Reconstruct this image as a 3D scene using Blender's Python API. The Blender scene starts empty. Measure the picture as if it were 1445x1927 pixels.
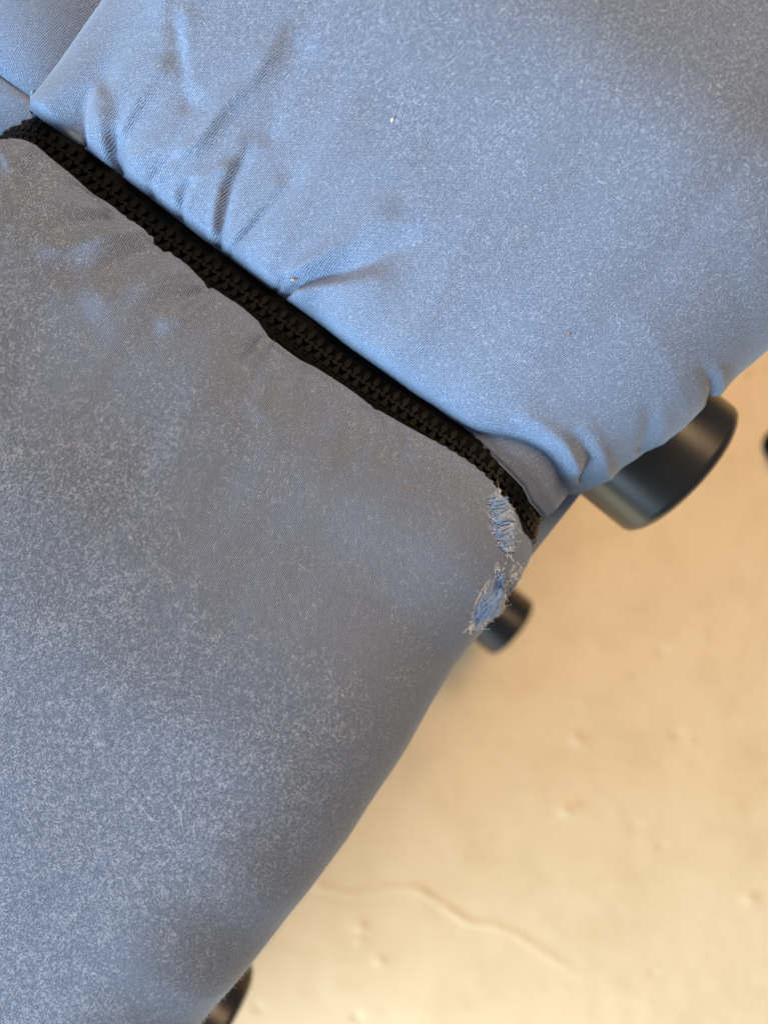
import bpy, math, random
import numpy as np

random.seed(7)
rng = np.random.default_rng(7)
MM = 0.001
scene = bpy.context.scene

# ------------------------------------------------------------------ camera
F = 1392.0                 # focal length in photograph pixels (1445 x 1927)
CX, CY = 722.5, 963.5
FLOOR = 800.0              # camera height above the floor, mm
CS, SN = math.cos(math.radians(38.3)), math.sin(math.radians(38.3))

cam_d = bpy.data.cameras.new('camera')
cam = bpy.data.objects.new('camera', cam_d)
scene.collection.objects.link(cam)
cam.location = (0, 0, FLOOR * MM)
cam.rotation_euler = (0, 0, 0)
cam_d.sensor_fit = 'VERTICAL'
cam_d.sensor_height = 36.0
cam_d.sensor_width = 36.0
cam_d.lens = 36.0 * F / 1927.0
cam_d.clip_start = 0.01
cam_d.clip_end = 50
cam_d.dof.use_dof = True
cam_d.dof.focus_distance = 0.203
cam_d.dof.aperture_fstop = 7.2
cam_d.dof.aperture_blades = 0
scene.camera = cam

# ------------------------------------------------------------------ light
world = bpy.data.worlds.new('World')
scene.world = world
world.use_nodes = True
bg = world.node_tree.nodes['Background']
bg.inputs[0].default_value = (0.82, 0.89, 1.0, 1)
bg.inputs[1].default_value = 0.15


def area(name, loc, target, size, size_y, power, color):
    l = bpy.data.lights.new(name, 'AREA')
    l.shape = 'RECTANGLE'
    l.size, l.size_y = size, size_y
    l.energy = power
    l.color = color
    o = bpy.data.objects.new(name, l)
    scene.collection.objects.link(o)
    o.location = loc
    d = np.array(target) - np.array(loc)
    from mathutils import Vector
    o.rotation_euler = Vector(d).to_track_quat('-Z', 'Y').to_euler()
    return o


# cool daylight from a window down and to the left, warm room light from up and to the right
area('window_light', (-1.65, -1.30, 0.88), (0, 0, 0.62), 1.3, 0.6, 178, (0.62, 0.84, 1.0))
area('room_light', (0.56, 0.80, 1.85), (0, 0, 0.35), 0.55, 0.55, 29, (1.0, 0.66, 0.37))

vs = scene.view_settings
vs.view_transform = 'Standard'
vs.look = 'None'
vs.exposure = 0.15
vs.gamma = 1.0
scene.cycles.max_bounces = 6


# ------------------------------------------------------------------ helpers
def W(a, b, d):
    """chair frame (a: out through the underside, b: across the zip, d: depth below camera), mm -> world m"""
    a, b, d = np.asarray(a, float), np.asarray(b, float), np.asarray(d, float)
    a, b, d = np.broadcast_arrays(a, b, d)
    return np.stack([(CS * a - SN * b) * MM, (-SN * a - CS * b) * MM, (FLOOR - d) * MM], -1)


def px2ab(px, py, d):
    X = np.asarray(px, float) - CX
    Y = np.asarray(py, float) - CY
    return (CS * X + SN * Y) * d / F, (-SN * X + CS * Y) * d / F


def ab2px(a, b, d):
    ap, bp = a * F / d, b * F / d
    return CS * ap - SN * bp + CX, SN * ap + CS * bp + CY


def sstep(x, a, b):
    t = np.clip((x - a) / (b - a), 0, 1)
    return t * t * (3 - 2 * t)


def dome(x):
    """0 at 0, 1 at 1, quarter-ellipse"""
    x = np.clip(x, 0, 1)
    return np.sqrt(np.clip(1 - (1 - x) ** 2, 0, 1))


def link(o, parent=None, **props):
    scene.collection.objects.link(o)
    if parent is not None:
        o.parent = parent
    for k, v in props.items():
        o[k] = v
    return o


def mesh_np(name, verts, faces, mat, parent=None, uv=None, smooth=True, attrs=None, **props):
    verts = np.asarray(verts, np.float32).reshape(-1, 3)
    faces = np.asarray(faces, np.int32)
    k = faces.shape[1]
    me = bpy.data.meshes.new(name)
    me.vertices.add(len(verts))
    me.vertices.foreach_set('co', verts.ravel())
    me.loops.add(faces.size)
    me.loops.foreach_set('vertex_index', faces.ravel())
    me.polygons.add(len(faces))
    me.polygons.foreach_set('loop_start', np.arange(0, faces.size, k, dtype=np.int32))
    me.polygons.foreach_set('loop_total', np.full(len(faces), k, np.int32))
    if smooth:
        me.polygons.foreach_set('use_smooth', np.ones(len(faces), bool))
    me.update(calc_edges=True)
    if uv is not None:
        l = me.uv_layers.new(name='UVMap')
        l.data.foreach_set('uv', np.asarray(uv, np.float32)[faces.ravel()].ravel())
    for n, v in (attrs or {}).items():
        at = me.attributes.new(n, 'FLOAT', 'POINT')
        at.data.foreach_set('value', np.asarray(v, np.float32).ravel())
    me.validate()
    me.materials.append(mat)
    o = bpy.data.objects.new(name, me)
    return link(o, parent, **props)


def grid_faces(nu, nt, flip=False):
    i = np.arange((nu - 1) * (nt - 1))
    r, c = i // (nt - 1), i % (nt - 1)
    v = r * nt + c
    q = np.stack([v, v + 1, v + nt + 1, v + nt], -1)
    return q[:, ::-1] if flip else q


def vnoise(x, y, seed=0):
    """smooth value noise in [-1,1]"""
    r = np.random.default_rng(seed).uniform(-1, 1, (64, 64))
    xi, yi = np.floor(x).astype(int), np.floor(y).astype(int)
    fx, fy = x - xi, y - yi
    fx, fy = fx * fx * (3 - 2 * fx), fy * fy * (3 - 2 * fy)
    g = lambda i, j: r[i % 64, j % 64]
    return (g(xi, yi) * (1 - fx) * (1 - fy) + g(xi + 1, yi) * fx * (1 - fy)
            + g(xi, yi + 1) * (1 - fx) * fy + g(xi + 1, yi + 1) * fx * fy)


# ------------------------------------------------------------------ materials
def new_mat(name):
    m = bpy.data.materials.new(name)
    m.use_nodes = True
    nt = m.node_tree
    return m, nt, nt.nodes['Principled BSDF']


def N(nt, kind, **kw):
    n = nt.nodes.new(kind)
    for k, v in kw.items():
        setattr(n, k, v)
    return n


def math_n(nt, op, a, b=None, clamp=False):
    n = nt.nodes.new('ShaderNodeMath')
    n.operation = op
    n.use_clamp = clamp
    for i, v in enumerate((a, b)):
        if v is None:
            continue
        if isinstance(v, (int, float)):
            n.inputs[i].default_value = v
        else:
            nt.links.new(v, n.inputs[i])
    return n.outputs[0]


def mix_c(nt, fac, a, b):
    n = nt.nodes.new('ShaderNodeMix')
    n.data_type = 'RGBA'
    for s, v in ((n.inputs[0], fac), (n.inputs[6], a), (n.inputs[7], b)):
        if isinstance(v, (int, float)):
            s.default_value = v
        elif isinstance(v, tuple):
            s.default_value = v
        else:
            nt.links.new(v, s)
    return n.outputs[2]


def noise(nt, vec, scale, detail=3, rough=0.55, dist=0.0):
    n = nt.nodes.new('ShaderNodeTexNoise')
    n.inputs['Scale'].default_value = scale
    n.inputs['Detail'].default_value = detail
    n.inputs['Roughness'].default_value = rough
    n.inputs['Distortion'].default_value = dist
    nt.links.new(vec, n.inputs['Vector'])
    return n.outputs['Fac']


def ramp(nt, fac, lo, hi):
    n = nt.nodes.new('ShaderNodeMapRange')
    n.inputs['From Min'].default_value = lo
    n.inputs['From Max'].default_value = hi
    nt.links.new(fac, n.inputs['Value'])
    return n.outputs[0]


def fabric_material(name, period=0.46, slant=0.14):
    """brushed twill: diagonal yarn lines, pale pilled nap; UV is in millimetres"""
    m, nt, p = new_mat(name)
    uvn = N(nt, 'ShaderNodeUVMap')
    sep = N(nt, 'ShaderNodeSeparateXYZ')
    nt.links.new(uvn.outputs[0], sep.inputs[0])
    u, t = sep.outputs[0], sep.outputs[1]
    wob = noise(nt, uvn.outputs[0], 0.35, 2)
    fine = noise(nt, uvn.outputs[0], 2.2, 2, 0.6)
    ph = math_n(nt, 'ADD', u, math_n(nt, 'MULTIPLY', t, slant))
    ph = math_n(nt, 'ADD', ph, math_n(nt, 'MULTIPLY', wob, 0.9))
    ph = math_n(nt, 'ADD', ph, math_n(nt, 'MULTIPLY', fine, 0.35))
    line = math_n(nt, 'SINE', math_n(nt, 'MULTIPLY', ph, 2 * math.pi / period))
    # cross yarn breaks each line into stitches
    ph2 = math_n(nt, 'ADD', math_n(nt, 'MULTIPLY', t, 2 * math.pi / 0.95), math_n(nt, 'MULTIPLY', u, 2 * math.pi / 1.35))
    cross = math_n(nt, 'SINE', ph2)
    weave = math_n(nt, 'ADD', math_n(nt, 'MULTIPLY', line, 0.50), math_n(nt, 'MULTIPLY', cross, 0.05))
    weave = math_n(nt, 'ADD', weave, 0.5)
    grain = noise(nt, uvn.outputs[0], 2.6, 3, 0.7)
    att = N(nt, 'ShaderNodeAttribute', attribute_name='nap')
    mixw = math_n(nt, 'ADD', math_n(nt, 'MULTIPLY', att.outputs['Fac'], 0.45), 0.22)
    wn = N(nt, 'ShaderNodeMix')
    nt.links.new(mixw, wn.inputs[0]); nt.links.new(weave, wn.inputs[2])
    nt.links.new(ramp(nt, grain, 0.45, 0.74), wn.inputs[3])
    weave = math_n(nt, 'ADD', wn.outputs[0], 0.0, True)
    # nap: short pale felted fibres in clumps
    mp = N(nt, 'ShaderNodeMapping')
    mp.inputs['Rotation'].default_value = (0, 0, 0.6)
    mp.inputs['Scale'].default_value = (1.0, 0.45, 1)
    nt.links.new(uvn.outputs[0], mp.inputs[0])
    nap_f = noise(nt, mp.outputs[0], 1.5, 4, 0.75, 0.6)
    nap_c = noise(nt, uvn.outputs[0], 0.8, 3, 0.6)
    big = noise(nt, uvn.outputs[0], 0.018, 3, 0.5)
    nap = ramp(nt, math_n(nt, 'ADD', nap_f, math_n(nt, 'MULTIPLY', math_n(nt, 'SUBTRACT', nap_c, 0.5), 0.45)), 0.50, 0.68)
    nap = math_n(nt, 'MULTIPLY', nap, ramp(nt, big, 0.15, 0.50), True)
    nap = math_n(nt, 'MULTIPLY', nap, att.outputs['Fac'], True)
    dark = (0.028, 0.040, 0.066, 1)
    light = (0.330, 0.422, 0.620, 1)
    col = mix_c(nt, weave, dark, light)
    col = mix_c(nt, math_n(nt, 'MULTIPLY', nap, 0.50), col, (0.36, 0.47, 0.67, 1))
    # worn-through places: pale backing cloth
    tear = N(nt, 'ShaderNodeAttribute', attribute_name='tear')
    tn = noise(nt, uvn.outputs[0], 1.6, 4, 0.7)
    tf = ramp(nt, math_n(nt, 'ADD', tear.outputs['Fac'], math_n(nt, 'MULTIPLY', math_n(nt, 'SUBTRACT', tn, 0.5), 0.9)), 0.40, 0.62)
    back = mix_c(nt, ramp(nt, noise(nt, uvn.outputs[0], 1.1, 3), 0.35, 0.65), (0.12, 0.20, 0.38, 1), (0.46, 0.53, 0.64, 1))
    col = mix_c(nt, tf, col, back)
    nt.links.new(col, p.inputs['Base Color'])
    p.inputs['Roughness'].default_value = 0.92
    p.inputs['Specular IOR Level'].default_value = 0.15
    p.inputs['Sheen Weight'].default_value = 0.22
    p.inputs['Sheen Roughness'].default_value = 0.45
    p.inputs['Sheen Tint'].default_value = (0.75, 0.86, 1, 1)
    b = N(nt, 'ShaderNodeBump')
    b.inputs['Strength'].default_value = 0.20
    b.inputs['Distance'].default_value = 0.00012
    hsum = math_n(nt, 'ADD', weave, math_n(nt, 'MULTIPLY', nap_f, 1.4))
    nt.links.new(hsum, b.inputs['Height'])
    nt.links.new(b.outputs[0], p.inputs['Normal'])
    return m


def simple_mat(name, col, rough, spec=0.5, bump=None, var=0.0, sheen=0.0):
    m, nt, p = new_mat(name)
    p.inputs['Roughness'].default_value = rough
    p.inputs['Specular IOR Level'].default_value = spec
    p.inputs['Sheen Weight'].default_value = sheen
    tc = N(nt, 'ShaderNodeTexCoord')
    n = noise(nt, tc.outputs['Object'], 900 if bump is None else bump[0], 3)
    c = mix_c(nt, n, tuple(v * (1 - var) for v in col) + (1,), tuple(min(1, v * (1 + var)) for v in col) + (1,))
    nt.links.new(c, p.inputs['Base Color'])
    if bump:
        b = N(nt, 'ShaderNodeBump')
        b.inputs['Strength'].default_value = bump[2]
        b.inputs['Distance'].default_value = bump[1]
        nt.links.new(n, b.inputs['Height'])
        nt.links.new(b.outputs[0], p.inputs['Normal'])
    return m


M_fab = fabric_material('blue_twill')
M_tape = simple_mat('black_zip_tape', (0.0035, 0.0035, 0.004), 0.9, 0.12, (2200, 0.0003, 0.8), 0.4, 0.05)
M_tooth = simple_mat('black_zip_plastic', (0.003, 0.003, 0.0032), 0.5, 0.12, (1500, 0.0001, 0.3), 0.2)
M_foot = simple_mat('black_foot_plastic', (0.010, 0.009, 0.009), 0.26, 0.75, (700, 0.0001, 0.15), 0.1)
M_foot.node_tree.nodes['Principled BSDF'].inputs['IOR'].default_value = 1.55
M_fibre = simple_mat('pale_blue_lint', (0.48, 0.58, 0.76), 0.9, 0.1)
M_thread = simple_mat('bare_blue_thread', (0.22, 0.39, 0.78), 0.85, 0.15, (700, 0.0001, 0.4), 0.38)
M_fray = simple_mat('bleached_fray', (0.84, 0.89, 0.95), 0.9, 0.1, None, 0.2)
M_burnt = simple_mat('brown_frayed_tape', (0.17, 0.11, 0.06), 0.9, 0.2, (1500, 0.0003, 0.5), 0.5)
M_stitch = simple_mat('light_blue_sewing_thread', (0.36, 0.60, 0.85), 0.7, 0.2)
M_tan = simple_mat('tan_fluff', (0.55, 0.38, 0.20), 0.9, 0.1)


def floor_material():
    m, nt, p = new_mat('cream_painted_screed')
    tc = N(nt, 'ShaderNodeTexCoord')
    o = tc.outputs['Object']
    n1 = noise(nt, o, 3.0, 4)
    n2 = noise(nt, o, 14, 5, 0.6)
    n3 = noise(nt, o, 160, 3)
    c = mix_c(nt, ramp(nt, n1, 0.3, 0.7), (0.74, 0.55, 0.33, 1), (0.79, 0.60, 0.37, 1))
    c = mix_c(nt, math_n(nt, 'MULTIPLY', ramp(nt, n2, 0.48, 0.70), 0.55), c, (0.66, 0.48, 0.27, 1))
    n4 = noise(nt, o, 42, 3)
    c = mix_c(nt, math_n(nt, 'MULTIPLY', ramp(nt, n4, 0.66, 0.74), 0.45), c, (0.45, 0.34, 0.20, 1))
    c = mix_c(nt, math_n(nt, 'MULTIPLY', ramp(nt, n3, 0.62, 0.72), 0.45), c, (0.36, 0.27, 0.17, 1))
    nt.links.new(c, p.inputs['Base Color'])
    p.inputs['Roughness'].default_value = 0.6
    p.inputs['Specular IOR Level'].default_value = 0.35
    b = N(nt, 'ShaderNodeBump')
    b.inputs['Strength'].default_value = 0.5
    b.inputs['Distance'].default_value = 0.002
    nt.links.new(n2, b.inputs['Height'])
    nt.links.new(b.outputs[0], p.inputs['Normal'])
    return m


# ------------------------------------------------------------------ floor
def pxfloor(px, py):
    return (np.asarray(px, float) - CX) * FLOOR / F, -(np.asarray(py, float) - CY) * FLOOR / F


def axis_grid(c, half, step, far):
    mid = np.arange(c - half, c + half + 0.1, step)
    k = np.array([20, 60, 150, 350, 800, 1600, far])
    return np.concatenate([c - half - k[::-1], mid, c + half + k])


gx = axis_grid(170, 330, 3.0, 3000)
gy = axis_grid(-200, 420, 3.0, 3000)
FX, FY = np.meshgrid(gx, gy, indexing='ij')
fz = 0.5 * vnoise(FX / 60, FY / 60, 3) + 0.22 * vnoise(FX / 18, FY / 18, 4)


def polydist(X, Y, pts):
    best = np.full(X.shape, 1e9)
    par = np.zeros(X.shape)
    side = np.zeros(X.shape)
    pts = np.asarray(pts, float)
    seg = np.linalg.norm(np.diff(pts, axis=0), axis=1)
    cum = np.concatenate([[0], np.cumsum(seg)])
    for i in range(len(pts) - 1):
        p, q = pts[i], pts[i + 1]
        dx, dy = q - p
        tt = np.clip(((X - p[0]) * dx + (Y - p[1]) * dy) / (seg[i] ** 2), 0, 1)
        ex, ey = X - p[0] - tt * dx, Y - p[1] - tt * dy
        d = np.hypot(ex, ey)
        m = d < best
        best = np.where(m, d, best)
        par = np.where(m, (cum[i] + tt * seg[i]) / cum[-1], par)
        side = np.where(m, np.sign(dx * ey - dy * ex), side)
    return best, par, side


crack = [pxfloor(x, y) for x, y in ((600, 1668), (660, 1684), (720, 1673), (775, 1670), (815, 1690), (850, 1715), (880, 1735),
                                    (930, 1742), (970, 1758), (1010, 1785), (1050, 1810), (1110, 1850), (1180, 1890))]
dcr, pcr, _ = polydist(FX, FY, crack)
fz += 1.7 * (0.85 + 0.35 * vnoise(pcr * 22, pcr * 0, 5)) * np.exp(-(dcr / 3.0) ** 2) * (1 - sstep(pcr, 0.45, 1.0))
for x, y, r, h in ((1085, 1390, 6, 2.6), (1067, 1525, 8, 3.0), (1085, 1517, 6, 1.6), (1243, 1225, 7, -1.8), (1272, 1380, 7, -1.8),
                   (1300, 1398, 5, 1.5), (1125, 1220, 6, 1.2), (680, 1745, 7, 2.2), (715, 1808, 5, 2.0), (678, 1770, 5, 1.6),
                   (965, 1390, 4, -1.6), (940, 1430, 4, -1.4), (1245, 1592, 4, -1.6), (1325, 1205, 4, 1.2), (1195, 1555, 6, -1.0),
                   (1410, 1690, 8, 2.0), (485, 1895, 5, -2.0), (672, 1915, 5, -2.0), (1228, 1830, 4, -1.5), (850, 1490, 6, 1.0)):
    X0, Y0 = pxfloor(x, y)
    fz += 1.0 * h * np.exp(-(((FX - X0) / r) ** 2 + ((FY - Y0) / (r * 0.7)) ** 2))
fv = np.stack([FX * MM, FY * MM, fz * MM], -1)
mesh_np('floor', fv, grid_faces(len(gx), len(gy), True), floor_material(), kind='structure')

# ------------------------------------------------------------------ chair: shared sleeve ("core") the two covers are puffed over
D0 = 216.0
U0, RC = 17.0, 24.0        # where the underside edge starts to roll over, and its radius
TH_MAX = math.radians(118)


def core(u):
    u = np.asarray(u, float)
    th = np.clip((u - U0) / RC, 0, TH_MAX)
    ex = np.maximum(u - U0 - RC * TH_MAX, 0)
    a = np.where(u > U0, U0 + RC * np.sin(th), u) + ex * math.cos(TH_MAX)
    d = D0 + RC * (1 - np.cos(th)) + ex * math.sin(TH_MAX)
    return a, d, np.sin(th), np.cos(th)        # position and outward normal (a, up)


UP_PX = [(78, 222), (150, 272), (200, 308), (235, 335), (285, 372), (340, 415), (380, 447), (430, 482), (480, 520), (520, 550),
         (560, 578), (600, 607), (650, 647), (700, 682), (745, 715), (780, 740), (820, 765), (860, 795), (895, 830), (930, 862),
         (960, 890), (990, 918), (1012, 950)]
LO_PX = [(-120, 330), (-60, 285), (0, 262), (35, 262), (62, 276), (90, 300), (130, 332), (165, 362), (200, 387), (235, 412), (270, 438),
         (300, 465), (345, 500), (385, 540), (415, 558), (450, 580), (480, 607), (500, 638), (530, 660), (560, 681), (590, 695), (625, 718),
         (660, 741), (690, 764), (720, 782), (760, 806), (800, 827), (850, 852), (885, 869), (910, 887), (935, 912), (955, 935),
         (980, 965), (1000, 1000)]


def edge_fn(pts):
    p = np.array(pts, float)
    a, b = px2ab(p[:, 0], p[:, 1], 214.0)
    o = np.argsort(a)
    return lambda x: np.interp(x, a[o], b[o])


b_up = edge_fn(UP_PX)
b_lo = edge_fn(LO_PX)

# creases and ridges read off the photograph: (points in px, amplitude start->end mm, width start->end mm)
A_FOLDS = [
    ([(158, 268), (152, 236), (158, 195), (182, 150)], -1.6, -0.2, 1.0, 2.5),
    ([(168, 262), (166, 232), (176, 195), (196, 160)], 0.8, 0.2, 1.2, 2.5),
    ([(223, 322), (213, 292), (214, 258), (230, 230)], -2.8, -1.0, 1.0, 1.6),
    ([(232, 250), (262, 196), (300, 140), (325, 95)], 1.3, 0.5, 1.8, 3.5),
    ([(228, 230), (216, 190), (205, 160), (180, 110)], -0.4, -0.1, 2.4, 4.0),
    ([(200, 305), (192, 250), (186, 205), (190, 140)], 1.0, 0.5, 2.0, 4.0),
    ([(284, 368), (280, 345), (300, 318), (350, 280)], -1.6, -0.6, 0.9, 1.8),
    ([(292, 345), (335, 300), (378, 266), (425, 205), (470, 160), (520, 90), (550, 30)], 1.1, 0.9, 1.4, 3.2),
    ([(262, 300), (300, 262), (345, 220), (375, 160)], 0.6, -0.4, 3.0, 5.0),
    ([(338, 422), (336, 390), (346, 358), (372, 330)], -2.8, -0.4, 1.0, 1.8),
    ([(350, 400), (362, 368), (400, 330), (450, 300)], 0.9, 0.4, 1.4, 3.0),
    ([(408, 464), (414, 432), (420, 395), (432, 350), (462, 292), (482, 250)], -2.0, -0.4, 1.0, 2.4),
    ([(398, 450), (404, 405), (416, 352), (448, 290), (470, 235)], 0.9, 0.5, 1.6, 2.6),
    ([(428, 482), (448, 455), (488, 415), (540, 360), (590, 300)], -1.2, -0.2, 0.9, 3.0),
    ([(432, 470), (458, 432), (505, 372), (545, 310)], 0.9, 0.3, 1.5, 3.0),
    ([(534, 556), (556, 533), (596, 520), (650, 507), (705, 486), (760, 452), (820, 425)], -2.6, -0.4, 1.0, 4.5),
    ([(516, 545), (528, 532), (548, 524), (575, 516)], -1.8, -0.4, 0.8, 1.4),
    ([(548, 520), (592, 492), (640, 462), (700, 420), (770, 375)], 1.4, 0.4, 1.6, 6.0),
    ([(545, 562), (600, 540), (660, 535), (760, 520)], 0.7, 0.3, 2.0, 6.0),
    ([(318, 110), (308, 60), (306, 0), (310, -60)], 0.1, 0.6, 2.4, 3.4),
    ([(352, 190), (346, 130), (334, 75), (328, 0)], -0.3, -0.6, 2.6, 3.2),
    ([(362, 160), (356, 110), (350, 60), (352, 0)], 0.2, 0.6, 2.4, 3.2),
    ([(505, 250), (520, 190), (560, 120), (590, 60)], -0.5, -0.3, 4.0, 6.0),
    # corner by the underside edge
    ([(1098, 905), (1112, 866), (1098, 835), (1060, 800)], -1.2, -0.2, 1.3, 4.0),
    ([(1140, 892), (1132, 860), (1112, 826), (1080, 785)], 0.7, 0.2, 2.2, 4.0),
    ([(1078, 880), (1060, 840), (1010, 800), (950, 772)], 1.2, 0.6, 2.5, 4.0),
    ([(1208, 845), (1222, 815), (1226, 780), (1205, 735)], -0.5, -0.1, 1.4, 3.5),
    ([(1242, 830), (1250, 795), (1244, 760)], 0.35, 0.1, 1.8, 3.0),
    ([(1338, 758), (1342, 730), (1330, 700), (1315, 675)], -0.8, -0.1, 1.0, 2.5),
    ([(1352, 742), (1358, 712), (1350, 680)], 0.7, 0.1, 1.6, 2.5),
]
B_FOLDS = [
    ([(388, 546), (368, 552), (348, 562), (318, 588)], -1.7, -0.3, 1.1, 3.0),
    ([(400, 556), (372, 574), (340, 596), (280, 620)], 0.8, 0.2, 1.8, 4.0),
    ([(500, 640), (482, 652), (466, 672), (448, 702)], -1.9, -0.3, 1.3, 2.8),
    ([(520, 655), (508, 690), (498, 740), (470, 800)], 0.8, 0.2, 2.0, 5.0),
    ([(178, 378), (150, 360), (112, 350), (60, 352)], -0.9, -0.2, 1.2, 2.5),
    ([(205, 398), (160, 385), (110, 380), (50, 385)], 0.8, 0.2, 1.8, 3.0),
    ([(232, 418), (190, 412), (140, 420), (80, 440)], -0.8, -0.1, 1.2, 3.0),
    ([(262, 438), (220, 440), (150, 462), (60, 480)], 0.7, 0.4, 2.2, 4.0),
    ([(300, 470), (258, 476), (190, 500), (90, 535)], -0.7, -0.3, 1.8, 5.0),
    ([(350, 512), (300, 520), (240, 545), (150, 590)], 0.7, 0.4, 2.2, 6.0),
    ([(560, 690), (545, 740), (520, 800)], -0.7, -0.1, 1.8, 5.0),
    ([(640, 735), (640, 780), (640, 830)], 0.5, 0.1, 2.0, 5.0),
    ([(700, 775), (725, 815), (760, 850)], -0.6, -0.1, 1.8, 4.0),
    ([(760, 812), (790, 850), (830, 890)], 0.5, 0.1, 2.0, 4.0),
    ([(60, 285), (40, 300), (0, 310)], 0.5, 0.3, 2.0, 3.0),
]


def fold_field(px, py, scale, folds):
    out = np.zeros(px.shape)
    for pts, a0, a1, w0, w1 in folds:
        pts = np.array(pts, float)
        lo, hi = pts.min(0) - 120, pts.max(0) + 120
        m = (px > lo[0]) & (px < hi[0]) & (py > lo[1]) & (py < hi[1])
        if not m.any():
            continue
        d, s, _ = polydist(px[m], py[m], pts)
        w = (w0 + (w1 - w0) * s) * scale
        amp = a0 + (a1 - a0) * s
        amp = amp * (1 - sstep(s, 0.72, 1.0))        # fade along the last stretch
        out[m] += amp * np.exp(-(np.hypot(d, 0.25 * w) / w) ** 1.5)
    return out


TEARS = [  # holes worn through the lower cover, px outlines
    [(935, 922), (948, 928), (962, 960), (968, 985), (965, 1005), (967, 1035), (955, 1038), (940, 1022), (925, 995), (920, 965), (918, 945), (926, 935)],
    [(938, 1080), (947, 1090), (945, 1115), (940, 1140), (922, 1165), (896, 1184), (882, 1182), (888, 1158), (900, 1120), (915, 1095)],
    [(931, 1060), (937, 1062), (936, 1074), (930, 1072)],
    [(966, 1062), (974, 1060), (968, 1078), (960, 1080)],
]


def in_poly(px, py, poly):
    inside = np.zeros(px.shape, bool)
    n = len(poly)
    for i in range(n):
        x0, y0 = poly[i]
        x1, y1 = poly[(i + 1) % n]
        c = ((y0 > py) != (y1 > py))
        with np.errstate(divide='ignore', invalid='ignore'):
            xi = (x1 - x0) * (py - y0) / (y1 - y0 + 1e-12) + x0
        inside ^= c & (px < xi)
    return inside


def uaxis(lo, hi, fine_lo, fine_hi, coarse, fine):
    return np.concatenate([np.arange(lo, fine_lo, coarse), np.arange(fine_lo, fine_hi, fine), np.arange(fine_hi, hi, coarse), [hi]])


UEND = U0 + RC * TH_MAX + 16


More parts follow.
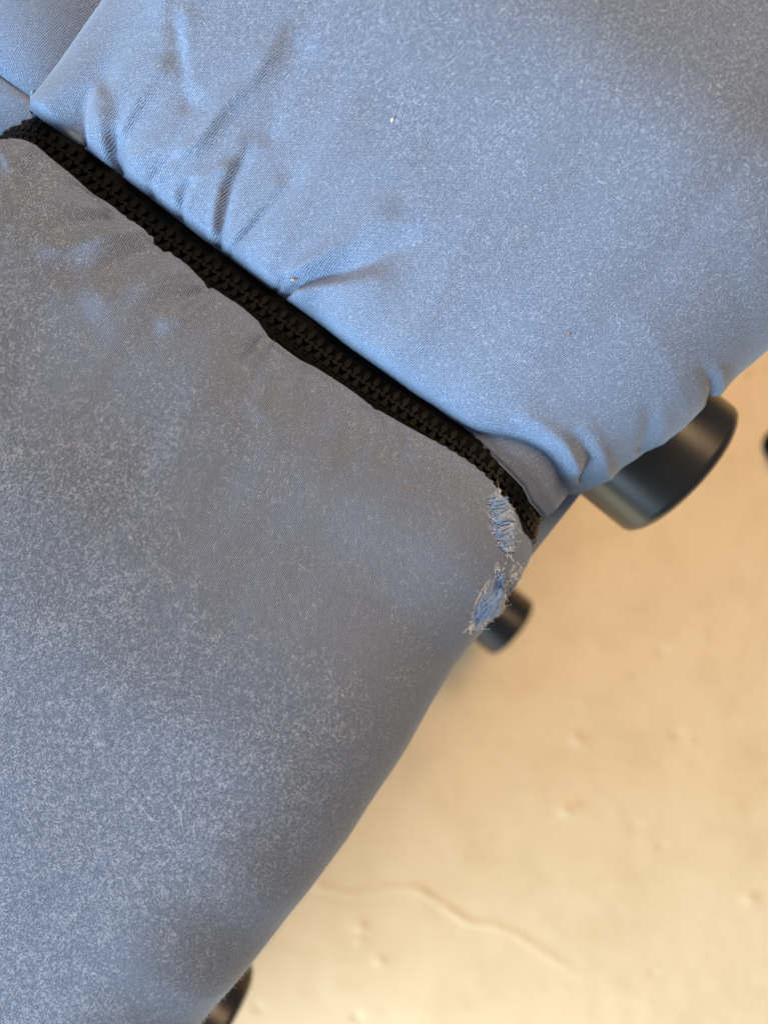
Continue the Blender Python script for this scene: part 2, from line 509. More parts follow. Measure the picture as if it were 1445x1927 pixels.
def build_cover(side):
    """side 'A' = cover beyond the zip (towards -b), 'B' = cover on the near side (towards +b)"""
    if side == 'A':
        u = uaxis(-162, UEND, -150, -40, 0.9, 0.55)
        u = np.concatenate([u[u < 15], np.arange(15, UEND, 0.45), [UEND]])
        tt = np.concatenate([np.linspace(0, 1, 30) ** 2 * 8, np.arange(8.5, 70, 0.6), np.arange(70, 345, 1.2)])
    else:
        u = uaxis(-430, UEND, -170, 12, 2.2, 0.8)
        u = np.concatenate([u[u < 12], np.arange(12, UEND, 0.33), [UEND]])
        tt = np.concatenate([np.linspace(0, 1, 30) ** 2 * 6, np.arange(6.3, 48, 0.4), np.arange(48, 300, 1.1), np.arange(301, 872, 4.0)])  # unseen far stretch covers the body lengthened to shade the floor
    U, T = np.meshgrid(u, tt, indexing='ij')
    ca, cd, na, nu = core(U)
    uflat = np.minimum(U, U0 + RC)
    if side == 'A':
        ts = 10.5 * sstep(U, -2, 26)
        t1 = np.maximum(T - ts, 0)
        h = 17.0 * dome(t1 / 46) + 14.0 * sstep(t1, 12, 100) - 7.5 * sstep(T, 85, 210)
        h += 1.1 * sstep(T, 0, 3)
        h *= dome((U + 154) / 40)
        h *= 1 - sstep(T, 270, 345) * 0.9
        h -= np.interp(T, [0, 10, 26, 50, 75, 345], [0, 3.0, 4.6, 4.2, 6.6, 9.0]) * sstep(U, 0, 42)
        b = b_up(uflat) - T
        # gathers where the cover is sewn to the tape
        W_ = U + 3.0 * vnoise(U / 25, T / 18, 12) + 0.10 * T * vnoise(U / 40, T / 60, 13)
        env = sstep(T, 0, 2.5) * (1 - sstep(U, -30, 5))
        h += (1.3 * vnoise(W_ / 5.0, T / 50, 11) * np.exp(-T / 16) + 3.2 * vnoise(W_ / 8.5, T / 70, 14) * np.exp(-T / 30)) * env
        # crease where the puffed cover folds over the flat welt
        h -= 1.6 * np.exp(-((T - ts - 0.8) / 1.2) ** 2) * sstep(U, 0, 18)
        # left end rolls down into the seam
        k = np.clip(-154 - U, 0, 8)
        cd = cd + k * 2.4
        # welt is flatter and its free edge stops short of the edge of the puffed part
        folds = A_FOLDS
    else:
        h = 9.0 * dome(T / 30) + 4.5 * sstep(T, 5, 80) + 3.0 * sstep(T, 40, 110) - 4.0 * sstep(T, 95, 245)
        h *= 1 - sstep(T, 800, 872) * 0.9
        h -= np.interp(T, [0, 8, 25, 46, 90, 165], [0, 0, 1.6, 4.8, 3.2, -0.5]) * sstep(U, 0, 42)
        b = b_lo(uflat) - 1.1 * (1 - sstep(U, 0, 15)) + T
        W_ = U + 3.0 * vnoise(U / 25, T / 18, 22) - 0.22 * T
        env = sstep(T, 0, 2.5) * (1 - sstep(U, -20, 12))
        h += (0.75 * vnoise(W_ / 5.5, T / 40, 21) * np.exp(-T / 13) + 2.3 * vnoise(W_ / 8, T / 60, 24) * np.exp(-T / 24)) * env
        cd = cd + 26 * sstep(-U, 144, 205) * (1 - sstep(T, 10, 150)) + 10 * sstep(-U, 250, 430)
        folds = B_FOLDS
    h += 0.22 * vnoise(U / 45, T / 45, 31) + 0.07 * vnoise(U / 14, T / 14, 33)
    # slack of the cover around the rolled edge
    h += 0.5 * vnoise(U / 30, T / 16, 35) * sstep(U, 10, 40)
    px, py = ab2px(ca + na * h, b, cd - nu * h)
    front = U < U0 + RC * 1.6
    h = h + np.where(front, (2.1 if side == 'A' else 3.0) * fold_field(px, py, 1.0 * F / 205.0, folds), 0)
    tear = np.zeros(U.shape)
    if side == 'B':
        for poly in TEARS:
            ins = in_poly(px, py, poly) & front
            d, _, _ = polydist(px, py, poly + [poly[0]])
            sg = np.where(ins, d, -d)
            tear = np.maximum(tear, np.clip(0.5 + sg / 14.0, 0, 1) * front)
        h = h - 0.9 * sstep(tear, 0.45, 0.9)
        # worn notch in the rolled corner
        for (x, y, r, am) in ((957, 1118, 26, -2.6), (985, 1075, 16, -0.9), (950, 1150, 14, 0.8), (930, 1180, 14, -0.8)):
            h = h + am * np.exp(-(((px - x) ** 2 + (py - y) ** 2) / r ** 2)) * front
    h = np.maximum(h, 0.7 * sstep(T, 0, 1.5) + 1.2 * sstep(T, 0, 6))
    a = ca + na * h
    d = cd - nu * h
    pos = W(a, b, d)
    # UV: true lengths along the cover, mm
    mid = len(tt) // 2
    du = np.concatenate([[0], np.cumsum(np.linalg.norm(np.diff(pos[:, mid], axis=0), axis=1))]) / MM
    dv = np.concatenate([[0], np.cumsum(np.linalg.norm(np.diff(pos[len(u) // 2], axis=0), axis=1))]) / MM
    UVu, UVt = np.meshgrid(du, dv, indexing='ij')
    UVt = -UVt
    px, py = ab2px(a, b, d)
    if side == 'A':
        nap = 0.38 + 0.32 * sstep(T + 18 * vnoise(U / 30, T / 30, 41), 12, 55)
        nap *= 1 - 0.6 * sstep(U, 20, 50)
    else:
        nap = 0.34 + 0.66 * sstep(T - 0.35 * (U + 40) + 26 * vnoise(U / 30, T / 30, 43), 20, 95)
        nap *= 1 - 0.65 * sstep(U, 15, 48)
    return dict(u=u, t=tt, pos=pos, uv=np.stack([UVu, UVt], -1).reshape(-1, 2), px=px, py=py, nap=nap, tear=tear,
                front=front, U=U, T=T, a=a, b=b, d=d)


A = build_cover('A')
B = build_cover('B')

chair = bpy.data.objects.new('sofa', None)
chair.location = (0, 0, 0)
link(chair, label='worn blue fabric sofa with a black zip, a torn corner and black round feet',
     category='sofa')

coverA = mesh_np('seat_cover', A['pos'], grid_faces(len(A['u']), len(A['t']), False), M_fab, chair, A['uv'],
                 attrs={'nap': A['nap'], 'tear': A['tear']}, label='puffed blue cover gathered into creases along the zip')
coverB = mesh_np('side_cover', B['pos'], grid_faces(len(B['u']), len(B['t']), True), M_fab, chair, B['uv'],
                 attrs={'nap': B['nap'], 'tear': B['tear']}, label='smooth grey blue pilled cover with a torn corner')


def normals_of(S, flip):
    P = S['pos']
    gu = np.gradient(P, axis=0)
    gt = np.gradient(P, axis=1)
    n = np.cross(gu, gt)
    n /= np.linalg.norm(n, axis=-1, keepdims=True) + 1e-12
    return -n if flip else n


A['n'] = normals_of(A, False)
B['n'] = normals_of(B, False)
for S in (A, B):
    if S['n'][len(S['u']) // 2, len(S['t']) // 2, 2] < 0:
        S['n'] = -S['n']


# ------------------------------------------------------------------ neighbouring panels at the seam junction
def panel(name, a0, a1, b0, b1, hfun, label):
    aa = np.linspace(a0, a1, 150)
    bb = np.linspace(b0, b1, 150)
    AA, BB = np.meshgrid(aa, bb, indexing='ij')
    dd = hfun(AA, BB)
    dd = dd - 0.3 * vnoise(AA / 25, BB / 25, 51)
    pos = W(AA, BB, dd)
    return mesh_np(name, pos, grid_faces(150, 150, False), M_fab, chair, np.stack([AA, BB], -1).reshape(-1, 2),
                   attrs={'nap': np.full(AA.shape, 0.55), 'tear': np.zeros(AA.shape)}, label=label)


bs = -31.5


def h_back(a, b):
    ea = dome((-150.5 - a) / 34)
    eb = dome((bs - b) / 30)
    far = 1 - sstep(-a, 330, 430)
    return 224 - 3 - 13 * ea ** 0.8 * eb * far + 5 * (1 - ea)


def h_gusset(a, b):
    t = (b - bs)
    ea = dome((-149.5 - a) / 20)
    return 221.2 + 0.30 * t + 0.022 * np.maximum(t, 0) ** 2 + 2.0 * (1 - ea) * dome(t / 8) - 1.5 * dome(t / 5)


panel('back_cover', -430, -146, -345, bs + 0.4, h_back, 'blue back cover panel meeting the seat cover in a tight seam')
panel('gusset', -430, -146, bs - 0.4, 2, h_gusset, 'light blue gusset strip below the back cover seam')

# ------------------------------------------------------------------ body under the covers, with the underside the feet stand on
SLOPE = 0.197


def under_a(d):
    return 33 + SLOPE * (d - 291)


prof = [(-425, 246), (-300, 236), (-150, 236), (0, 238), (32, 239), (42, 242), (47.5, 248), (49.5, 256), (49.0, 264), (46, 272), (42, 280),
        (40, 292), (under_a(330), 330), (under_a(480), 480), (under_a(640), 640), (under_a(740), 740), (under_a(775), 775), (110, 790), (95, 797), (-120, 799.5),
        (-380, 799), (-405, 790), (-418, 760), (-425, 500)]
bb = np.concatenate([[-342, -340, -336], np.linspace(-330, 840, 100), [846, 850, 852]])  # unseen length added at the far end to block window light from the floor
ins = np.zeros(len(bb))
ins[:3], ins[-3:] = (14, 6, 1.5), (1.5, 6, 14)
pv = []
pr = np.array(prof, float)
cen = np.array([-190.0, 520.0])
for b_, i_ in zip(bb, ins):
    v = pr - cen
    s = 1 - i_ / np.linalg.norm(v, axis=1, keepdims=True)
    q = cen + v * s
    pv.append(W(q[:, 0], np.full(len(q), b_), q[:, 1]))
pv = np.array(pv)
nb, npf = pv.shape[:2]
faces = []
for i in range(nb - 1):
    for j in range(npf):
        j2 = (j + 1) % npf
        faces.append((i * npf + j, i * npf + j2, (i + 1) * npf + j2, (i + 1) * npf + j))
vs_ = pv.reshape(-1, 3)
c0, c1 = len(vs_), len(vs_) + 1
allv = np.concatenate([vs_, [pv[0].mean(0), pv[-1].mean(0)]])
for j in range(npf):
    j2 = (j + 1) % npf
    faces.append((c0, j2, j, c0) if False else (c0, j, j2, j2))
faces = [f for f in faces]
me = bpy.data.meshes.new('base_body')
fl = [tuple(dict.fromkeys(f)) for f in faces]
fl += [(c1, (nb - 1) * npf + (j + 1) % npf, (nb - 1) * npf + j) for j in range(npf)]
me.from_pydata([tuple(v) for v in allv], [], fl)
me.polygons.foreach_set('use_smooth', np.ones(len(me.polygons), bool))
uvl = me.uv_layers.new(name='UVMap')
per = np.concatenate([[0], np.cumsum(np.linalg.norm(np.diff(pr, axis=0), axis=1))])
uvv = np.array([(per[k % npf], bb[min(k // npf, nb - 1)]) if k < nb * npf else (0, 0) for k in range(len(allv))], np.float32)
li = np.zeros(len(me.loops), np.int32)
me.loops.foreach_get('vertex_index', li)
uvl.data.foreach_set('uv', uvv[li].ravel())
for nm, val in (('nap', 0.3), ('tear', 0.0)):
    at = me.attributes.new(nm, 'FLOAT', 'POINT')
    at.data.foreach_set('value', np.full(len(allv), val, np.float32))
me.materials.append(M_fab)
link(bpy.data.objects.new('base_body', me), chair, label='blue fabric body of the sofa below the covers')


# ------------------------------------------------------------------ feet: short black cylinders with a chamfered rim
def make_foot(a_end, b_c, d_c, r=31.0, length=62.0):
    prof = [(0, r * 0.97), (length - 4.5, r), (length - 3.6, r), (length - 2.2, r - 0.5), (length - 0.7, r - 2.3), (length, r - 3.6), (length, r - 7), (length - 1.2, r - 8), (length - 1.2, 0.01)]
    n = 72
    v = []
    for x, rr in prof:
        for k in range(n):
            th = 2 * math.pi * k / n
            v.append((a_end - length + x, b_c + rr * math.cos(th), d_c + rr * math.sin(th)))
    v = np.array(v)
    f = []
    for i in range(len(prof) - 1):
        for k in range(n):
            k2 = (k + 1) % n
            f.append((i * n + k, i * n + k2, (i + 1) * n + k2, (i + 1) * n + k))
    return mesh_np('foot', W(v[:, 0], v[:, 1], v[:, 2]), f, M_foot, chair)


make_foot(82.5, -84.5, 291)
make_foot(160, 11, 680)
make_foot(107, 284, 420)

# ------------------------------------------------------------------ zipper
CEN_PX = [(80, 258), (116, 280), (143, 303), (183, 339), (206, 359), (266, 408), (328, 459), (380, 493), (449, 542), (514, 590), (577, 639), (631, 681),
          (675, 713), (713, 736), (759, 768), (830, 817), (880, 850), (931, 887), (958, 910), (985, 935), (1009, 962)]
b_cen = edge_fn(CEN_PX)
us = np.arange(-146, U0 + RC * math.radians(112), 0.4)
ca, cd, na, nu = core(us)
LIFT = 0.5
pts = np.stack([ca + na * LIFT, b_cen(np.minimum(us, U0 + RC * 0.8)) + 1.4 * sstep(us, 5, 30) + 1.2 * sstep(us, 25, 50), cd - nu * LIFT], -1)
nrm = np.stack([na, np.zeros_like(na), -nu], -1)
tail = []
for x, y, d in ((-30, 278, 238), (5, 262, 229), (32, 252, 221.5), (54, 246, 217.5)):
    a_, b_ = px2ab(x, y, d)
    tail.append((a_, b_, d))
tail = np.array(tail)
tn = np.array([(-0.75, 0.15, -0.65), (-0.7, 0.12, -0.7), (-0.5, 0.08, -0.86), (-0.2, 0, -0.98)])
cp = np.concatenate([tail, pts[::6]])
cn = np.concatenate([tn, nrm[::6]])
# smooth and resample by arc length
for _ in range(3):
    cp[1:-1] = 0.25 * cp[:-2] + 0.5 * cp[1:-1] + 0.25 * cp[2:]
    cn[1:-1] = 0.25 * cn[:-2] + 0.5 * cn[1:-1] + 0.25 * cn[2:]
al = np.concatenate([[0], np.cumsum(np.linalg.norm(np.diff(cp, axis=0), axis=1))])


def zip_at(s):
    p = np.array([np.interp(s, al, cp[:, k]) for k in range(3)]).T
    n = np.array([np.interp(s, al, cn[:, k]) for k in range(3)]).T
    e = 0.8
    q = np.array([np.interp(np.asarray(s) + e, al, cp[:, k]) - np.interp(np.asarray(s) - e, al, cp[:, k]) for k in range(3)]).T
    T_ = q / np.linalg.norm(q, axis=-1, keepdims=True)
    n = n - (n * T_).sum(-1, keepdims=True) * T_
    n /= np.linalg.norm(n, axis=-1, keepdims=True)
    Y_ = np.cross(n, T_)
    # across vector should point to +b (towards the near cover)
    Y_ = Y_ * np.where(Y_[..., 1:2] < 0, -1.0, 1.0)
    # the chain turns towards the near cover as it runs over the edge
    f = (np.radians(24) * sstep(np.asarray(s, float), al[-1] - 58, al[-1] - 28))[..., None]
    return p, T_, Y_ * np.cos(f) + n * np.sin(f), n * np.cos(f) - Y_ * np.sin(f)


ss = np.arange(0, al[-1], 0.6)
p, T_, Y_, n_ = zip_at(ss)
yy = np.array([-9.5, -7.5, -6.2, -5.2, -4.6, -4.2, -3.6, -2.9, -2.2, 0, 2.2, 2.9, 3.6, 4.2, 4.6, 5.2, 6.2, 7.2, 8.2])
zz = np.array([-5.0, -2.4, -0.8, 0.2, 0.3, -0.05, 0.25, 0.3, -0.4, -0.6, -0.4, 0.3, 0.25, -0.05, 0.1, -0.4, -1.8, -3.4, -5.2])
wv = 0.18 * np.sin(ss * 2 * math.pi / 3.37)
zpos = p[:, None, :] + Y_[:, None, :] * yy[None, :, None] + n_[:, None, :] * (zz[None, :] + wv[:, None] * ((np.abs(yy) > 4) & (np.abs(yy) < 6.5))[None, :])[..., None]
zpos_w = W(zpos[..., 0], zpos[..., 1], zpos[..., 2])
zipper = mesh_np('zipper', zpos_w, grid_faces(len(ss), len(yy)), M_tape, chair, label='black chunky plastic zip on woven black tape')

# one tooth: clamp tab, plate, neck and hooked head; x along the zip, y across (head at +y), z up
half = [(0.98, -2.75), (1.02, -1.35), (0.92, -1.12), (0.50, -0.80), (0.46, -0.42), (0.92, -0.02), (0.95, 0.42), (0.62, 0.78)]
outl = half + [(-x, y) for x, y in half[::-1]]
tv, tf = [], []


def ring(sc, z):
    i0 = len(tv)
    cy = -0.9
    for x, y in outl:
        tv.append((x * sc, cy + (y - cy) * (1 - (1 - sc) * 0.55), z))
    return i0


n_o = len(outl)
r0 = ring(1.0, -0.5)
r1 = ring(1.0, 0.95)
r2 = ring(0.84, 1.22)
for ra, rb in ((r0, r1), (r1, r2)):
    for k in range(n_o):
        k2 = (k + 1) % n_o
        tf.append((ra + k, ra + k2, rb + k2, rb + k))
tf.append(tuple(r2 + k for k in range(n_o)))


def tbox(x0, x1, y0, y1, z0, z1, bv):
    i0 = len(tv)
    for z, s in ((z0, 0), (z1 - bv, 0), (z1, bv)):
        tv.extend([(x0 + s, y0 + s, z), (x1 - s, y0 + s, z), (x1 - s, y1 - s, z), (x0 + s, y1 - s, z)])
    for r in (0, 4):
        for k in range(4):
            tf.append((i0 + r + k, i0 + r + (k + 1) % 4, i0 + r + 4 + (k + 1) % 4, i0 + r + 4 + k))
    tf.append((i0 + 8, i0 + 9, i0 + 10, i0 + 11))


tbox(-0.72, 0.72, -3.65, -2.65, -0.4, 0.55, 0.18)
tooth_me = bpy.data.meshes.new('zip_tooth')
tooth_me.from_pydata([tuple(c * MM for c in v) for v in tv], [], tf)
tooth_me.materials.append(M_tooth)
from mathutils import Matrix, Vector
PITCH = 3.37
k = 0
s = 2.0
while s < al[-1] - 3.0:
    p, T_, Y_, n_ = zip_at(np.array([s]))
    side = 1 if k % 2 == 0 else -1
    head = -Y_[0] * side                      # head points across the centre line
    jig = 1 + 0.015 * random.uniform(-1, 1)
    o_ = W(*p[0])
    conv = lambda v: W(*(p[0] + v)) - o_
    zx, zy, zz_ = conv(T_[0] * side) / MM, conv(head) / MM, conv(n_[0]) / MM
    if np.dot(np.cross(zx, zy), zz_) < 0:
        zx = -zx
    m = Matrix(((zx[0], zy[0], zz_[0], o_[0]), (zx[1], zy[1], zz_[1], o_[1]), (zx[2], zy[2], zz_[2], o_[2]), (0, 0, 0, 1)))
    m = m @ Matrix.Rotation(random.uniform(-0.04, 0.04), 4, 'Y') @ Matrix.Rotation(random.uniform(-0.03, 0.03), 4, 'X')
    o = bpy.data.objects.new('zip_tooth', tooth_me)
    link(o, zipper)
    o.matrix_world = m
    s += PITCH / 2
    k += 1


# ------------------------------------------------------------------ fibres, threads, stitches
def tubes(name, paths, radii, mat, parent, sides=3, **props):
    """paths: list of (n,3) world m arrays; joined into one mesh"""
    V, Fc = [], []
    base = 0
    for P, r in zip(paths, radii):
        P = np.asarray(P)
        n = len(P)
        t = np.gradient(P, axis=0)
        t /= np.linalg.norm(t, axis=1, keepdims=True) + 1e-12
        ref = np.array([0.31, 0.22, 0.92])
        x = np.cross(t, ref)
        x /= np.linalg.norm(x, axis=1, keepdims=True) + 1e-12
        y = np.cross(t, x)
        for j in range(sides):
            th = 2 * math.pi * j / sides
            V.append(P + (x * math.cos(th) + y * math.sin(th)) * (np.asarray(r) * np.ones(n))[:, None])
        for i in range(n - 1):
            for j in range(sides):
                j2 = (j + 1) % sides
                Fc.append((base + j * n + i, base + j2 * n + i, base + j2 * n + i + 1, base + j * n + i + 1))
        base += n * sides
    return mesh_np(name, np.concatenate(V), np.array(Fc), mat, parent, **props)


def lint(name, S, count, weight, parent, lmin, lmax, width, lift, seed, mat=M_fibre, **props):
    r = np.random.default_rng(seed)
    P, Nn = S['pos'].reshape(-1, 3), S['n'].reshape(-1, 3)
    gu = np.gradient(S['pos'], axis=0)
    gt = np.gradient(S['pos'], axis=1)
    cell = np.linalg.norm(np.cross(gu, gt), axis=-1)
    w = (weight * cell).ravel()
    w = np.clip(w, 0, None)
    idx = np.repeat(r.choice(len(w), count // 2, p=w / w.sum()), 2)
    p0, n0 = P[idx], Nn[idx]
    g1 = gu.reshape(-1, 3)[idx]
    g1 = g1 / (np.linalg.norm(g1, axis=1, keepdims=True) + 1e-12)
    g2 = np.cross(n0, g1)
    spread = np.repeat(r.uniform(0.1, 0.8, (count // 2, 1)), 2, 0)
    p0 = p0 + g1 * r.normal(0, 1, (count, 1)) * spread * MM + g2 * r.normal(0, 1, (count, 1)) * spread * MM
    th = r.uniform(0, 2 * math.pi, count)
    L = r.uniform(lmin, lmax, count) ** 1.0 * MM
    curl = r.normal(0, 1.1, count)
    segs = 4
    pts = [p0 + n0 * 0.06 * MM]
    for i in range(segs):
        thi = th + curl * (i / segs)
        dr = g1 * np.cos(thi)[:, None] + g2 * np.sin(thi)[:, None]
        pts.append(pts[-1] + dr * (L / segs)[:, None] + n0 * ((lift * MM) * r.uniform(-0.25, 1, count) * (1 if i < 2 else -0.4) / segs)[:, None])
    pts = np.stack(pts, 1)                       # count, segs+1, 3
    t = np.gradient(pts, axis=1)
    sd = np.cross(t, n0[:, None, :])
    sd /= np.linalg.norm(sd, axis=-1, keepdims=True) + 1e-15
    wd = (width * MM * r.uniform(0.6, 1.3, count))[:, None, None] * np.array([0.5, 1, 1, 0.8, 0.25])[None, :, None]
    V = np.stack([pts - sd * wd / 2, pts + sd * wd / 2], 2).reshape(-1, 3)
    n1 = segs + 1
    base = (np.arange(count) * n1 * 2)[:, None]
    i = np.arange(segs)[None, :] * 2
    f = np.stack([base + i, base + i + 1, base + i + 3, base + i + 2], -1).reshape(-1, 4)
    return mesh_np(name, V, f, mat, parent, kind='stuff', **props)


visA = (A['front'] & (A['px'] > -80) & (A['px'] < 1530) & (A['py'] > -80)).astype(float)
visB = (B['front'] & (B['px'] > -80) & (B['py'] < 2010)).astype(float)
clA = np.clip(0.7 + 0.55 * vnoise(A['U'] / 1.6, A['T'] / 1.6, 61) + 0.3 * vnoise(A['U'] / 12, A['T'] / 12, 62), 0.04, 2)
clB = np.clip(0.6 + 0.8 * vnoise(B['U'] / 1.7, B['T'] / 1.7, 63) + 0.35 * vnoise(B['U'] / 10, B['T'] / 10, 64), 0.15, 2)
lint('lint', A, 24000, visA * (A['nap'] ** 1.2) * clA, coverA, 0.25, 1.0, 0.052, 0.25, 71, label='pale pilled lint over the gathered cover')
lint('lint', B, 46000, visB * (B['nap'] ** 1.3) * clB, coverB, 0.25, 1.1, 0.06, 0.30, 72, label='pale pilled lint over the torn cover')


class Surf:
    """look a photograph pixel up on a built cover"""
    def __init__(self, S):
        m = S['front']
        self.px, self.py = S['px'][m], S['py'][m]
        self.P, self.n = S['pos'][m], S['n'][m]
        keep = self.n[:, 2] > -0.05
        self.px, self.py, self.P, self.n = self.px[keep], self.py[keep], self.P[keep], self.n[keep]

    def at(self, x, y, off=0.0):
        d = (self.px - x) ** 2 + (self.py - y) ** 2
        k = np.argpartition(d, 4)[:4]
        w = 1 / (d[k] + 0.5)
        w /= w.sum()
        n = (self.n[k] * w[:, None]).sum(0)
        n /= np.linalg.norm(n)
        return (self.P[k] * w[:, None]).sum(0) + n * off * MM, n


SB, SA = Surf(B), Surf(A)


def lay(S, pts, off, wob=0.0):
    return np.array([S.at(x + random.uniform(-wob, wob), y + random.uniform(-wob, wob), off if np.isscalar(off) else off[i])[0] for i, (x, y) in enumerate(pts)])


def yarn(S, x0, y0, x1, y1, bow, off, n=7):
    out = []
    nx, ny = -(y1 - y0), (x1 - x0)
    for i in range(n):
        q = i / (n - 1)
        k = bow * math.sin(math.pi * q)
        out.append((x0 + (x1 - x0) * q + nx * k, y0 + (y1 - y0) * q + ny * k))
    hs = [off + 0.55 * math.sin(math.pi * i / (n - 1)) for i in range(n)]
    return lay(S, out, hs)


paths, rad = [], []
# upper hole: yarns left bare across the hole, running slightly downhill to the left
for i in range(46):
    q = i / 45
    yl = 940 + 92 * q + random.uniform(-2, 2)
    xl = np.interp(yl, [940, 965, 990, 1010, 1032], [918, 920, 924, 932, 944]) + random.uniform(-3, 3)
    ln = random.uniform(8, 46)
    ang = math.radians(random.gauss(-24, 16))
    xr, yr = xl + ln * math.cos(ang), yl + ln * math.sin(ang)
    xr = min(xr, 968)
    yr = max(yr, 926)
    paths.append(yarn(SB, xl, yl, xr, yr, random.uniform(-0.14, 0.14), 0.35))
    rad.append(random.uniform(0.07, 0.19) * MM)
# lower hole: long yarns running along its length
for i in range(52):
    q = i / 51
    x0 = 886 + 44 * q + random.uniform(-3, 3)
    y0 = 1178 - 62 * q + random.uniform(-6, 6)
    ln = random.uniform(26, 62)
    ang = math.radians(random.gauss(-57, 8))
    off_ = random.uniform(-9, 16)
    x0, y0 = x0 + 0.84 * off_, y0 + 0.54 * off_
    x1, y1 = x0 + ln * math.cos(ang), y0 + ln * math.sin(ang)
    y1 = max(y1, 1084)
    x1 = min(x1, 944)
    paths.append(yarn(SB, x0, y0, x1, y1, random.uniform(-0.12, 0.12), 0.35))
    rad.append(random.uniform(0.07, 0.16) * MM)
tubes('torn_threads', paths, rad, M_thread, coverB, 5, kind='stuff', label='bare blue threads in the torn corner')

paths, rad = [], []
rims = [(TEARS[0], 150), (TEARS[1], 110), ([(1001, 1046), (992, 1060), (978, 1072), (962, 1084), (950, 1100)], 110),
        ([(964, 1036), (955, 1050), (946, 1068), (942, 1082)], 14), ([(966, 985), (975, 1000), (980, 1020)], 10),
        ([(946, 1108), (953, 1124), (956, 1140), (946, 1150), (932, 1163), (918, 1172)], 60), ([(934, 922), (944, 924), (948, 936)], 40),
        ([(890, 1172), (884, 1184), (878, 1182)], 26), (TEARS[2], 16), (TEARS[3], 16)]
for poly, cnt in rims:
    poly = np.array(poly, float)
    if len(poly) > 6:
        poly = np.concatenate([poly, poly[:1]])
    seg = np.linalg.norm(np.diff(poly, axis=0), axis=1)
    cum = np.concatenate([[0], np.cumsum(seg)])
    for _ in range(cnt):
        sdist = random.uniform(0, cum[-1])
        x = np.interp(sdist, cum, poly[:, 0]) + random.gauss(0, 2.2)
        y = np.interp(sdist, cum, poly[:, 1]) + random.gauss(0, 2.2)
        P0, n0 = SB.at(x, y, 0.05)
        v = rng.normal(0, 1, 3)
        v = v - n0 * np.dot(v, n0) * 0.75 + n0 * 0.25
        v /= np.linalg.norm(v)
        c = rng.normal(0, 1, 3) * 0.8
        L = (random.uniform(0.4, 1.6) if random.random() < 0.85 else random.uniform(1.8, 4.2)) * MM
        q = [P0]
        for i in range(4):
            vv = v + c * i / 4
            vv /= np.linalg.norm(vv)
            q.append(q[-1] + vv * L / 4)
        paths.append(np.array(q))
        rad.append(random.uniform(0.025, 0.075) * MM)
tubes('frayed_edge', paths, rad, M_fray, coverB, 3, kind='stuff', label='bleached frayed edges of the torn holes')

# single long stray hairs lying on the covers
paths, rad = [], []
for S, pl in ((SB, [(244, 1496), (258, 1508), (270, 1522), (282, 1538), (294, 1545), (303, 1545)]),
              (SB, [(1106 - 200, 1190), (905, 1196), (915, 1203), (930, 1205)]),
              (SB, [(560, 1060), (575, 1072), (590, 1078)]),
              (SB, [(320, 1500), (340, 1530), (345, 1560)])):
    paths.append(lay(S, pl, 0.2))
    rad.append(0.022 * MM)
tubes('stray_hair', paths, rad, M_fray, coverB, 3, kind='stuff', label='thin pale hairs caught on the cover')

# fuzz standing out along the rolled edge
edge_w = visB * np.exp(-((B['U'] - (U0 + RC * 1.35)) / 5.0) ** 2) * (0.15 + sstep(B['T'], 60, 190)) * clB
lint('edge_fuzz', B, 900, edge_w, coverB, 0.8, 2.4, 0.05, 3.2, 77, label='fine fuzz standing along the rolled edge')

# chewed end of the zip tape
paths, rad = [], []
pe, Te, Ye, ne = zip_at(np.array([al[-1] - 9.0]))
for i in range(90):
    s_ = al[-1] - random.uniform(10, 19)
    pe, Te, Ye, ne = zip_at(np.array([s_]))
    q0 = pe[0] + Ye[0] * random.uniform(-5.5, 4.5) + ne[0] * random.uniform(0.3, 1.4)
    v = Te[0] * random.uniform(0.2, 1) + Ye[0] * random.uniform(-0.5, 0.5) + ne[0] * random.uniform(0, 0.5)
    q = [q0 + v * k_ * random.uniform(0.4, 0.7) for k_ in range(4)]
    q = np.array(q)
    paths.append(W(q[:, 0], q[:, 1], q[:, 2]))
    rad.append(random.uniform(0.06, 0.16) * MM)
tubes('frayed_tape_end', paths, rad, M_burnt, zipper, 4, kind='stuff', label='brown chewed threads at the end of the zip')

# sewing stitches in the seam between back cover and seat cover
for (x0, y0, x1, y1, d) in ((75, 160, 73, 166, 222), (72, 170, 70, 176, 222), (70, 180, 68, 186, 222), (68, 190, 68, 196, 222), (69, 213, 72, 218, 219), (70, 219, 74, 223, 219)):
    q = np.array([np.concatenate([px2ab(x0 + (x1 - x0) * k_ / 4, y0 + (y1 - y0) * k_ / 4, d), [d - 2.6 - 0.4 * math.sin(math.pi * k_ / 4)]]) for k_ in range(5)])
    tubes('stitch', [W(q[:, 0], q[:, 1], q[:, 2])], [0.2 * MM], M_stitch, coverA, 6)


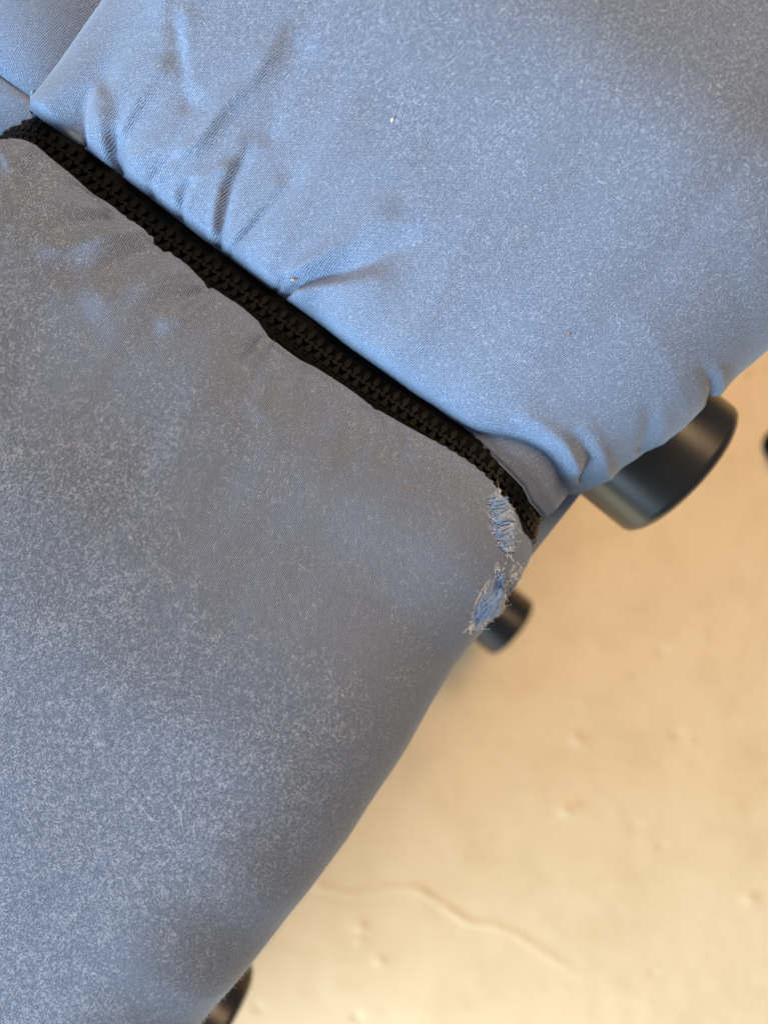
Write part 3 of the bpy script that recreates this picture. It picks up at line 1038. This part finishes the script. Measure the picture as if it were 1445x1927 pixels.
# ------------------------------------------------------------------ small things lying on the cover and on the floor
def crumb(name, S, x, y, size, mat, label, cat, seed):
    r = np.random.default_rng(seed)
    P, n = S.at(x, y, size * 0.35)
    import bmesh
    bm = bmesh.new()
    bmesh.ops.create_icosphere(bm, subdivisions=2, radius=1.0)
    sc = np.array([1.0, 0.55, 0.45]) * size * MM
    for v in bm.verts:
        k_ = 1 + 0.35 * math.sin(5 * v.co.x + seed) * math.cos(4 * v.co.y + 2 * seed)
        v.co = Vector((v.co.x * sc[0] * k_, v.co.y * sc[1] * k_, v.co.z * sc[2] * k_))
    m_ = bpy.data.meshes.new(name)
    bm.to_mesh(m_)
    bm.free()
    m_.materials.append(mat)
    m_.polygons.foreach_set('use_smooth', np.ones(len(m_.polygons), bool))
    o = bpy.data.objects.new(name, m_)
    link(o, label=label, category=cat)
    o.location = P
    o.rotation_euler = (0, 0, r.uniform(0, 3))


M_red = simple_mat('rust_crumb', (0.35, 0.13, 0.06), 0.9, 0.1)
crumb('fluff', SA, 552, 524, 0.8, M_tan, 'tan fluff caught at the mouth of the longest crease by the zip', 'fluff', 3)
crumb('crumb', SB, 772, 918, 0.4, M_red, 'rust coloured crumb on the smooth cover near the torn corner', 'crumb', 5)
crumb('crumb', SA, 1070, 628, 0.38, M_red, 'dark rust speck on the puffed cover above the black foot', 'crumb', 6)
crumb('fluff', SA, 738, 226, 0.6, M_fray, 'white fluff speck on the wide upper part of the puffed cover', 'fluff', 8)

# unidentified dark object given a made-up stop shape, standing on the floor, half out of view
X0, Y0 = pxfloor(1468, 838)
prof = [(0.1, 0), (20, 0), (20.5, 2), (20, 4), (14, 6), (12.5, 10), (12.5, 26), (13.5, 29), (13.5, 36), (12.5, 40), (9, 43), (0.1, 44)]
n = 40
v, f = [], []
for r_, z_ in prof:
    for k_ in range(n):
        th = 2 * math.pi * k_ / n
        v.append(((r_ * math.cos(th)) * MM, (r_ * math.sin(th)) * MM, z_ * MM))
for i in range(len(prof) - 1):
    for k_ in range(n):
        k2 = (k_ + 1) % n
        f.append((i * n + k_, i * n + k2, (i + 1) * n + k2, (i + 1) * n + k_))
o = mesh_np('dark_floor_object', v, f, M_tooth, None, label='small black unidentified object standing on the cream floor away from the sofa', category='unidentified object')
o.location = (X0 * MM, Y0 * MM, 0.0005)
